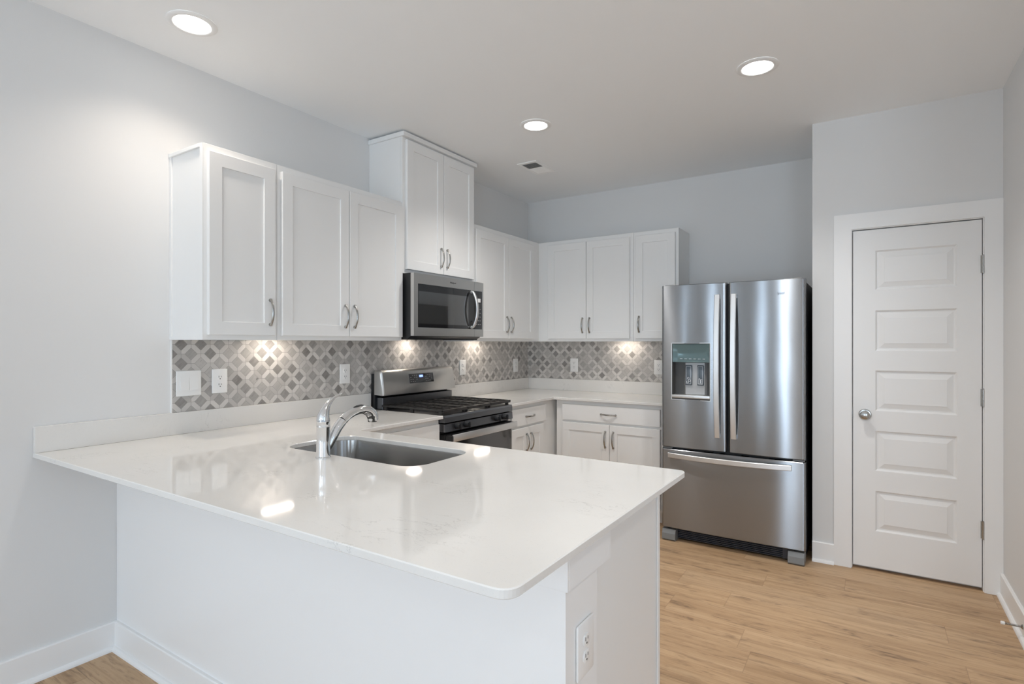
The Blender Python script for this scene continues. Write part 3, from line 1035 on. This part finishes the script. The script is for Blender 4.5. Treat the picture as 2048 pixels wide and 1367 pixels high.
for xx_, s_in in ((0.000, 0.014), (0.003, 0.006), (0.012, 0.0), (rw - 0.012, 0.0), (rw - 0.003, 0.006), (rw, 0.014)):
    cy_, cz_ = D(0.08), 1.085
    loops.append([(xx_, y if abs(y - D(0.046)) < 1e-6 else y + (s_in if y < cy_ else 0), z - (s_in if z > 1.1 else 0)) for y, z in prof])
loft(bm, loops)
bgd = obj('backguard', bm, M['steel_app'], t, 35)
# control display on the leaning face
def face_y(z):           # leaning face from (0.134, 1.012) to (0.109, 1.150)
    return D(0.134 + (0.109 - 0.134) * (z - 1.012) / (1.150 - 1.012))
def on_face(bm, x0, x1, z0, z1, lift0, lift1):
    loft(bm, [[(x0, face_y(z0) - lift0, z0), (x1, face_y(z0) - lift0, z0), (x1, face_y(z1) - lift0, z1), (x0, face_y(z1) - lift0, z1)],
              [(x0, face_y(z0) - lift1, z0), (x1, face_y(z0) - lift1, z0), (x1, face_y(z1) - lift1, z1), (x0, face_y(z1) - lift1, z1)]])
bm = BM(); on_face(bm, 0.258, 0.512, 1.074, 1.139, -0.001, 0.0012); dsp = obj('display', bm, M['glass'], t)
bm = BM(); on_face(bm, 0.362, 0.400, 1.113, 1.128, 0.0013, 0.0017); c_ = obj('clock_digits', bm, M['clock'], dsp)
c_['label'] = 'small glowing blue clock window'
for i in range(4):
    for j, zz in enumerate((1.084, 1.098, 1.112, 1.126)):
        for xb in (0.270, 0.425):
            if (i + j) % 4 != 3:
                bm = BM(); on_face(bm, xb + i * 0.020, xb + i * 0.020 + 0.009, zz, zz + 0.0035, 0.0013, 0.0016)
                obj('key', bm, M['legend'], dsp)
# front: upper trim, knob panel, oven door
bm = BM(); prism_x(bm, [(D(0.601), 0.868), (D(0.652), 0.868), (D(0.652), 0.900), (D(0.645), 0.9105), (D(0.6365), 0.9115), (D(0.6365), 0.896), (D(0.601), 0.896)], 0.002, rw - 0.002)
obj('front_rail', bm, M['black_steel'], t)
bm = BM(); prism_x(bm, [(D(0.601), 0.812), (D(0.656), 0.812), (D(0.652), 0.860), (D(0.601), 0.860)], 0.002, rw - 0.002)
cpn = obj('control_panel', bm, M['black_steel'], t)
for ky in (-1.935, -1.842, -1.500, -1.407):
    x_ = ky - ry
    bm = BM()
    lathe(bm, [(0.019, 0.0), (0.020, 0.006), (0.0185, 0.012), (0.017, 0.026), (0.0155, 0.030), (0.001, 0.031)], 24, (x_, D(0.654), 0.838), 'y')
    box(bm, x_ - 0.0045, x_ + 0.0045, D(0.695), D(0.682), 0.820, 0.856, 0.002, 2)
    kb = obj('knob', bm, M['gasket'], t, 40)
bm = BM()
box(bm, 0.006, rw - 0.006, D(0.648), D(0.601), 0.235, 0.795, 0.003, 1)
od = obj('oven_door', bm, M['black'], t)
bm = BM(); box(bm, 0.012, rw - 0.012, D(0.6515), D(0.6482), 0.330, 0.790); obj('oven_glass', bm, M['ovenglass'], od)
bm = BM()
box(bm, 0.0295, rw - 0.006, D(0.700), D(0.686), 0.752, 0.796, 0.004, 2)
hd = obj('handle', bm, M['steel_plain'], od, 40)
hd['label'] = 'flat stainless bar handle'
for x_ in (0.010, rw - 0.030):
    bm = BM(); box(bm, x_, x_ + 0.019, D(0.699 if x_ < 0.1 else 0.6855), D(0.6518), 0.756, 0.792, 0.003, 1)
    obj('handle_bracket', bm, M['black'], od)
bm = BM(); box(bm, 0.006, rw - 0.006, D(0.645), D(0.601), 0.045, 0.228, 0.004, 1)
obj('storage_drawer', bm, M['black_steel'], t)
# burners and continuous grates
for bx, by, br in ((0.17, 0.22, 0.036), (0.17, 0.50, 0.046), (0.38, 0.36, 0.040), (0.59, 0.22, 0.036), (0.59, 0.50, 0.046)):
    bm = BM()
    lathe(bm, [(br + 0.012, 0.9122), (br + 0.010, 0.918), (br, 0.920), (br, 0.927), (br - 0.004, 0.930), (0.001, 0.931)], 24, (bx, D(by), 0))
    obj('burner', bm, M['iron'], t, 40)
for gi, (g0, g1) in enumerate(((0.004, 0.250), (0.254, 0.506), (0.510, 0.756))):
    bm = BM()
    ya, yb_ = D(0.640), D(0.110)
    zt0, zt1 = 0.934, 0.946
    b_ = 0.011
    box(bm, g0, g1, ya, ya + b_ * 1.6, zt0 - 0.006, zt1, 0.003, 2); box(bm, g0, g1, yb_ - b_, yb_, zt0, zt1, 0.002, 1)
    box(bm, g0, g0 + b_, ya, yb_, zt0, zt1, 0.002, 1); box(bm, g1 - b_, g1, ya, yb_, zt0, zt1, 0.002, 1)
    for k in range(1, 9):
        yy = ya + (yb_ - ya) * k / 9
        box(bm, g0 + b_, g1 - b_, yy - 0.004, yy + 0.004, zt0 + 0.002, zt1 - 0.001)
    xm = (g0 + g1) / 2
    box(bm, xm - 0.0045, xm + 0.0045, ya, yb_, zt0, zt1 - 0.0005)
    for xx_ in (g0 + 0.004, g1 - 0.014):
        for yy in (ya + 0.03, yb_ - 0.03, (ya + yb_) / 2):
            box(bm, xx_, xx_ + 0.010, yy - 0.012, yy + 0.012, 0.9121, zt0 + 0.002)
    obj('grate', bm, M['iron'], t)

# ================================================================== REFRIGERATOR
fx0, fx1, fyf = 1.612, 2.494, -0.874
t = thing('refrigerator', 'stainless french-door refrigerator with a water dispenser, left of the pantry door', 'refrigerator', ((fx0 + fx1) / 2, 0, 0))
cx = (fx0 + fx1) / 2
def lx(x): return x - cx
bm = BM(); box(bm, lx(fx0 + 0.006), lx(fx1 - 0.004), -0.795, -0.030, 0.055, 1.735, 0.004, 2)
box(bm, lx(fx0 + 0.012), lx(fx1 - 0.012), -0.74, -0.06, 0.006, 0.055)
obj('body', bm, M['fridge_side'], t)

def bulge(u):             # outward bow of the fronts, 0 at the ends, with rounded long edges
    e = min(u, 1 - u)
    r = 0.012
    return 0.008 * (1 - (2 * u - 1) ** 2)
def curved_front(bm, x0, x1, z0, z1, yback, yedge, hole=None, bow=0.009, seg=40):
    """door with a bowed front; hole = (hx0, hx1, hz0, hz1) left open"""
    W_ = x1 - x0
    us = sorted(set([0, 0.006 / W_, 0.014 / W_] + [i / seg for i in range(1, seg)] + [1 - 0.014 / W_, 1 - 0.006 / W_, 1] +
                    ([(hole[0] - x0) / W_, (hole[1] - x0) / W_] if hole else [])))
    zs = [z0, z0 + 0.004] + ([hole[2], hole[3]] if hole else []) + [z1 - 0.004, z1]
    nz = 26
    zs = sorted(set(zs + [z0 + 0.004 + (z1 - z0 - 0.008) * k / nz for k in range(1, nz) if not hole or min(abs(z0 + 0.004 + (z1 - z0 - 0.008) * k / nz - h) for h in hole[2:]) > 0.004]))
    def wave(x, z):          # faint oil-canning of thin sheet steel
        return 0.00016 * math.sin(19 * x + 2.1 * math.sin(4.3 * z + 3 * x)) * math.sin(5.5 * z + 1.7 + 4 * x)
    def yf_(u):
        e = min(u, 1 - u) * W_
        rnd = 0.0
        if e < 0.014:
            rnd = 0.010 * (1 - math.sqrt(max(0.0, 1 - (1 - e / 0.014) ** 2)))
        return yedge - bow * (1 - (2 * u - 1) ** 2) + rnd
    V = {}
    for i, u in enumerate(us):
        for j, z in enumerate(zs):
            y = yf_(u) + wave(x0 + u * W_, z) + (0.004 if j in (0, len(zs) - 1) else 0)
            V[i, j] = bm.verts.new((x0 + u * W_, y, z))
    for i in range(len(us) - 1):
        for j in range(len(zs) - 1):
            if hole:
                um = x0 + (us[i] + us[i + 1]) / 2 * W_
                zm = (zs[j] + zs[j + 1]) / 2
                if hole[0] < um < hole[1] and hole[2] < zm < hole[3]:
                    continue
            bm.faces.new((V[i, j], V[i + 1, j], V[i + 1, j + 1], V[i, j + 1]))
    B = {}
    for i, u in enumerate(us):
        B[i, 0] = bm.verts.new((x0 + u * W_, yback, z0)); B[i, 1] = bm.verts.new((x0 + u * W_, yback, z1))
    jt = len(zs) - 1
    for i in range(len(us) - 1):
        bm.faces.new((V[i + 1, 0], V[i, 0], B[i, 0], B[i + 1, 0]))
        bm.faces.new((V[i, jt], V[i + 1, jt], B[i + 1, 1], B[i, 1]))
        bm.faces.new((B[i + 1, 0], B[i, 0], B[i, 1], B[i + 1, 1]))
    il = len(us) - 1
    bm.faces.new([V[0, j] for j in range(jt + 1)] + [B[0, 1], B[0, 0]])
    bm.faces.new([V[il, j] for j in range(jt, -1, -1)] + [B[il, 0], B[il, 1]])
    return yf_

zf0, zf1 = 0.6455, 1.750
hx0, hx1, hz0, hz1 = lx(1.685), lx(1.937), 0.974, 1.354
EDGE = fyf + 0.004
bm = BM()
xa, xb = lx(fx0), lx(2.0385)
yfL = curved_front(bm, xa, xb, zf0, zf1, -0.803, EDGE, (hx0, hx1, hz0, hz1))
dl = obj('door', bm, M['steel'], t, 30)
dl['label'] = 'left door with the ice and water dispenser'
bm = BM()
xc, xd = lx(2.0525), lx(fx1)
yfR = curved_front(bm, xc, xd, zf0, zf1, -0.803, EDGE)
dr = obj('door', bm, M['steel'], t, 30)
dr['label'] = 'right door with the brand lettering'
bm = BM(); curved_front(bm, lx(fx0), lx(fx1), 0.092, 0.6300, -0.803, EDGE, None, 0.010, 60)
fz = obj('freezer_drawer', bm, M['steel'], t, 30)
bm = BM()
box(bm, lx(fx0 + 0.012), lx(fx1 - 0.012), -0.840, -0.7955, 0.6310, 0.6450)
box(bm, lx(2.0400), lx(2.0510), -0.840, -0.7955, 0.6455, 1.742)
obj('gasket', bm, M['gasket'], t)

def bar_handle(zs_, x_, tilt, parent):
    """flat bar bowed away from the door, thicker in the middle"""
    bm = BM()
    loops = []
    n = 28
    for i in range(n + 1):
        s = -1 + 2 * i / n
        z = (zs_[0] + zs_[1]) / 2 + s * (zs_[1] - zs_[0]) / 2
        out = 0.018 + 0.034 * (1 - abs(s) ** 2.2)
        hw = 0.0165
        yb_ = EDGE - 0.007
        xo = x_ + tilt * (1 - s * s)
        th = 0.014
        y0_ = yb_ - out
        loops.append([(xo - hw, y0_ + 0.003, z), (xo - hw + 0.003, y0_, z), (xo + hw - 0.003, y0_, z), (xo + hw, y0_ + 0.003, z),
                      (xo + hw, y0_ + th, z), (xo - hw, y0_ + th, z)])
    loft(bm, loops)
    for z in zs_:
        s = 0.012
        zc_ = z + (0.014 if z == zs_[0] else -0.014)
        box(bm, x_ - 0.0155, x_ + 0.0155, EDGE - 0.020, EDGE - 0.0005, zc_ - 0.013, zc_ + 0.013)
    h = obj('handle', bm, M['steel_plain'], parent, 30)
    h['label'] = 'long bowed vertical stainless handle'
bar_handle((0.738, 1.672), lx(1.985), 0.0, dl)
bar_handle((0.738, 1.672), lx(2.086), 0.0, dr)
bm = BM()
loops = []
n = 28
for i in range(n + 1):
    s = -1 + 2 * i / n
    x_ = lx((1.662 + 2.420) / 2) + s * 0.379
    out = 0.018 + 0.034 * (1 - abs(s) ** 2.2)
    y0_ = EDGE - 0.006 - out
    zz = 0.592 - 0.002 * (1 - s * s)
    hw = 0.0165
    loops.append([(x_, y0_ + 0.003, zz - hw), (x_, y0_, zz - hw + 0.003), (x_, y0_, zz + hw - 0.003), (x_, y0_ + 0.003, zz + hw), (x_, y0_ + 0.014, zz + hw), (x_, y0_ + 0.014, zz - hw)])
loft(bm, loops)
for s in (-1, 1):
    x_ = lx((1.662 + 2.420) / 2) + s * 0.365
    box(bm, x_ - 0.013, x_ + 0.013, EDGE - 0.020, EDGE - 0.0005, 0.577, 0.607)
h = obj('handle', bm, M['steel_plain'], fz, 30)
h['label'] = 'long horizontal stainless drawer handle'
text_mesh('brand_lettering', 'Whirlpool', 0.023, M['letter'], dr, Vector((lx(2.338), EDGE - 0.0076, 1.664)), (PI / 2, 0, -0.02), 0.0006, 0.084, 0.12)
# dispenser: recess, control panel, paddles, tray
ymid = EDGE - 0.006
bm = BM()
yb_ = -0.812
for a in ((hx0 + 0.0005, hx0 + 0.004, hz0, hz1), (hx1 - 0.004, hx1 - 0.0005, hz0, hz1)):
    box(bm, a[0], a[1], ymid - 0.001, yb_, a[2] + 0.0005, a[3] - 0.0005)
box(bm, hx0 + 0.004, hx1 - 0.004, yb_, yb_ + 0.004, hz0 + 0.0005, hz1 - 0.0005)
box(bm, hx0 + 0.004, hx1 - 0.004, ymid, yb_, hz1 - 0.004, hz1 - 0.0005)
box(bm, hx0 + 0.004, hx1 - 0.004, ymid, yb_, hz0 + 0.0005, hz0 + 0.010)
obj('dispenser_recess', bm, M['recess'], dl)
bm = BM()           # raised inner back panel
rl = [(hx0 + 0.068, yb_ - 0.0002), (hx0 + 0.080, yb_ - 0.018), (hx1 - 0.045, yb_ - 0.018), (hx1 - 0.033, yb_ - 0.0002)]
loft(bm, [[(x, y, hz0 + 0.034) for x, y in rl], [(x, y, 1.222) for x, y in rl]])
obj('dispenser_back', bm, M['disp'], dl)
bm = BM()           # glossy control hood, leaning inwards at its lower edge
def hood_ring(dy, z):
    a, b = hx0 + 0.0045, hx1 - 0.0045
    return [(a, ymid + 0.001, z), (a + 0.030, ymid + 0.001 + dy, z), (b - 0.034, ymid + 0.001 + dy, z), (b, ymid + 0.001, z), (b, yb_ - 0.001, z), (a, yb_ - 0.001, z)]
loft(bm, [hood_ring(0.002, hz1 - 0.005), hood_ring(0.006, hz1 - 0.022), hood_ring(0.015, hz1 - 0.060), hood_ring(0.015, hz1 - 0.098), hood_ring(0.005, hz1 - 0.127)])
obj('dispenser_controls', bm, M['dispteal'], dl, 20)
bm = BM()
for k in range(6):
    xx_ = hx0 + 0.052 + k * 0.030
    box(bm, xx_, xx_ + 0.016, ymid + 0.0085, ymid + 0.0160, hz1 - 0.107, hz1 - 0.1035)
obj('dispenser_keys', bm, M['icon'], dl)
for pi, px in enumerate((1.7880, 1.8660)):
    bm = BM(); x_ = lx(px)
    box(bm, x_ - 0.022, x_ + 0.022, yb_ - 0.030, yb_ - 0.0185, 1.070, 1.206, 0.004, 2)
    obj('dispenser_paddle', bm, M['paddle'], dl, 40)
    bm = BM(); yk = yb_ - 0.0302
    for a in ((-0.0165, 0.0165, 1.1965, 1.1985), (-0.0165, 0.0165, 1.0785, 1.0805), (-0.0165, -0.0145, 1.0805, 1.1965), (0.0145, 0.0165, 1.0805, 1.1965)):
        box(bm, x_ + a[0], x_ + a[1], yk - 0.0005, yk, a[2], a[3])
    if pi == 0:          # three ice cubes as hexagon outlines
        for hxx, hzz in ((-0.002, 1.117), (0.006, 1.101), (-0.006, 1.092)):
            ro, ri = 0.0085, 0.0058
            o_ = [(x_ + hxx + ro * math.cos(PI / 3 * k + .5), hzz + ro * math.sin(PI / 3 * k + .5)) for k in range(6)]
            i_ = [(x_ + hxx + ri * math.cos(PI / 3 * k + .5), hzz + ri * math.sin(PI / 3 * k + .5)) for k in range(6)]
            for k in range(6):
                j = (k + 1) % 6
                q = [o_[k], o_[j], i_[j], i_[k]]
                loft(bm, [[(x, yk, z) for x, z in q], [(x, yk - 0.0006, z) for x, z in q]])
    else:                # a glass under a stream of water
        for a in ((-0.012, -0.010, 1.083, 1.106), (0.010, 0.012, 1.083, 1.106), (-0.012, 0.012, 1.081, 1.083), (-0.003, 0.004, 1.086, 1.108), (-0.013, 0.013, 1.109, 1.112), (-0.010, -0.002, 1.115, 1.118)):
            box(bm, x_ + a[0], x_ + a[1], yk - 0.0006, yk, a[2], a[3])
    obj('paddle_symbol', bm, M['icon'], dl)
bm = BM(); box(bm, hx0 + 0.001, hx1 - 0.001, ymid - 0.006, yb_ - 0.001, hz0 + 0.0105, hz0 + 0.032, 0.003, 2)
obj('drip_tray', bm, M['steel_plain'], dl, 40)
bm = BM()           # thin bright rim round the dispenser opening
yr0, yr1 = EDGE - 0.0085, EDGE - 0.002
for a in ((hx0 - 0.003, hx0 + 0.0005, hz0 - 0.003, hz1 + 0.003), (hx1 - 0.0005, hx1 + 0.003, hz0 - 0.003, hz1 + 0.003),
          (hx0 + 0.0005, hx1 - 0.0005, hz0 - 0.003, hz0 + 0.0005), (hx0 + 0.0005, hx1 - 0.0005, hz1 - 0.0005, hz1 + 0.003)):
    box(bm, a[0], a[1], yr0, yr1, a[2], a[3])
obj('dispenser_rim', bm, M['steel_plain'], dl)
# hinge covers, lower hinge blocks, grille, feet
for s in (0, 1):
    bm = BM()
    x_ = lx(fx0 + 0.015) if s == 0 else lx(fx1 - 0.075)
    box(bm, x_, x_ + 0.060, -0.850, -0.740, 1.7355, 1.757, 0.004, 2)
    obj('hinge_cover', bm, M['grey_plastic'], t, 40)
    bm = BM()
    x_ = lx(fx0 + 0.004) if s == 0 else lx(fx1 - 0.070)
    box(bm, x_, x_ + 0.066, -0.862, -0.8405, 0.633, 0.6425, 0.002, 1)
    obj('lower_hinge', bm, M['grey_plastic'], t)
    bm = BM()
    x_ = lx(fx0 + 0.004) if s == 0 else lx(fx1 - 0.096)
    prism_x(bm, [(-0.760, 0.0005), (-0.862, 0.0005), (-0.876, 0.012), (-0.874, 0.050), (-0.862, 0.078), (-0.760, 0.078)], x_, x_ + 0.090)
    obj('foot_cover', bm, M['grey_plastic'], t)
bm = BM()
gx0, gx1 = lx(fx0 + 0.100), lx(fx1 - 0.102)
box(bm, gx0, gx1, -0.810, -0.760, 0.012, 0.088)
for k in range(6):
    z_ = 0.016 + k * 0.0115
    box(bm, gx0, gx1 - 0.03, -0.822, -0.810, z_, z_ + 0.005)
box(bm, gx1 - 0.028, gx1, -0.824, -0.810, 0.012, 0.088)
obj('toe_grille', bm, M['grille'], t)

# ================================================================== SINK
t = thing('kitchen_sink', 'stainless undermount sink set in the peninsula countertop', 'sink', ((SX0 + SX1) / 2, (SY0 + SY1) / 2, 0.69))
bm = BM()
hw, hd_ = (SX1 - SX0) / 2 + 0.004, (SY1 - SY0) / 2 + 0.004
def rl(i, r, z):
    return [(x, y, z) for x, y in rrect(-hw + i, hw - i, -hd_ + i, hd_ - i, r, 10)]
zt = CT0 - 0.0006 - 0.69
loft(bm, [rl(-0.018, 0.105, zt), rl(0.0, 0.089, zt), rl(0.001, 0.088, zt - 0.004), rl(0.010, 0.080, 0.035), rl(0.016, 0.076, 0.015), rl(0.035, 0.060, 0.003), rl(0.05, 0.05, 0.0)], False, True)
obj('basin', bm, M['sink'], t, 40)
bm = BM(); lathe(bm, [(0.055, 0.0005), (0.055, 0.003), (0.042, 0.004), (0.038, 0.0015), (0.001, 0.001)], 32, (0, 0.02, 0))
obj('drain', bm, M['chrome'], t, 40)

# ================================================================== FAUCET (spout towards the kitchen, +y)
t = thing('kitchen_faucet', 'chrome single-lever pull-out faucet behind the peninsula sink', 'faucet', (FCX, FCY, CT1))
bm = BM()
lathe(bm, [(0.0290, 0.0003), (0.0290, 0.004), (0.0262, 0.007), (0.0258, 0.060), (0.0250, 0.116), (0.0262, 0.118), (0.0262, 0.121), (0.0245, 0.123),
           (0.0245, 0.139), (0.0255, 0.141), (0.0250, 0.144), (0.001, 0.1445)], 40)
obj('body', bm, M['chrome'], t, 35)
bm = BM()
hp = spline([(0, -0.001, 0.1452), (0, 0.000, 0.160), (0, 0.005, 0.176), (0, 0.014, 0.193), (0, 0.027, 0.209), (0, 0.045, 0.223), (0, 0.066, 0.233), (0, 0.088, 0.240)], 6)
nh = len(hp)
def lerp_list(v, n):
    out = []
    for i in range(n):
        s = i / (n - 1) * (len(v) - 1)
        k = min(int(s), len(v) - 2)
        out.append(v[k] + (v[k + 1] - v[k]) * (s - k))
    return out
hr = lerp_list([0.0250, 0.0232, 0.0190, 0.0140, 0.0098, 0.0068, 0.0052, 0.0030], nh)
tube(bm, hp, hr, 20, Vector((1, 0, 0)), 1.0)
obj('lever_handle', bm, M['chrome'], t, 50)
bm = BM()
sp = spline([(0, 0.010, 0.020), (0, 0.028, 0.046), (0, 0.046, 0.076), (0, 0.068, 0.108), (0, 0.092, 0.132)], 7)
sr = lerp_list([0.011, 0.0150, 0.0182, 0.0190, 0.0190], len(sp))
tube(bm, sp, sr, 18)
obj('spout', bm, M['chrome'], t, 50)
bm = BM()
hp2 = spline([(0, 0.0925, 0.1325), (0, 0.122, 0.151), (0, 0.158, 0.163), (0, 0.195, 0.166), (0, 0.227, 0.157), (0, 0.246, 0.140), (0, 0.253, 0.116)], 7)
hr2 = lerp_list([0.0190, 0.0182, 0.0176, 0.0186, 0.0218, 0.0245, 0.0235], len(hp2))
tube(bm, hp2, hr2, 20)
sh = obj('spray_head', bm, M['chrome'], t, 50)
bm = BM()
tube(bm, [(0, 0.150, 0.178), (0, 0.165, 0.1815), (0, 0.190, 0.183), (0, 0.203, 0.182)], [0.003, 0.005, 0.005, 0.003], 10, Vector((1, 0, 0)), 1.7)
b2 = obj('spray_button', bm, M['gasket'], sh, 50)
b2['label'] = 'black button on top'
bm = BM(); lathe(bm, [(0.015, -0.003), (0.0165, 0.0), (0.001, 0.0005)], 18, (0, 0.2535, 0.1125))
obj('spray_face', bm, M['gasket'], sh, 50)

# ================================================================== DOOR STOP
t = thing('door_stop', 'small spring door stop with white tip on the right baseboard', 'door stop', (XR - 0.0143, -1.262, 0.062))
bm = BM(); lathe(bm, [(0.011, 0.0), (0.011, -0.003), (0.007, -0.007), (0.001, -0.0075)], 16, (0, 0, 0), 'x')
obj('base', bm, M['nickel'], t, 40)
bm = BM()
pts = []
for i in range(15 * 10 + 1):
    a = 2 * PI * i / 10
    pts.append((-0.006 - 0.058 * i / 150, 0.0042 * math.cos(a), 0.0042 * math.sin(a)))
tube(bm, pts, 0.0013, 6, Vector((1, 0, 0)))
obj('spring', bm, M['nickel'], t, 60)
bm = BM(); lathe(bm, [(0.006, -0.063), (0.0078, -0.065), (0.0078, -0.076), (0.006, -0.078), (0.001, -0.0785)], 16, (0, 0, 0), 'x')
tp = obj('rubber_tip', bm, M['plastic'], t, 40)
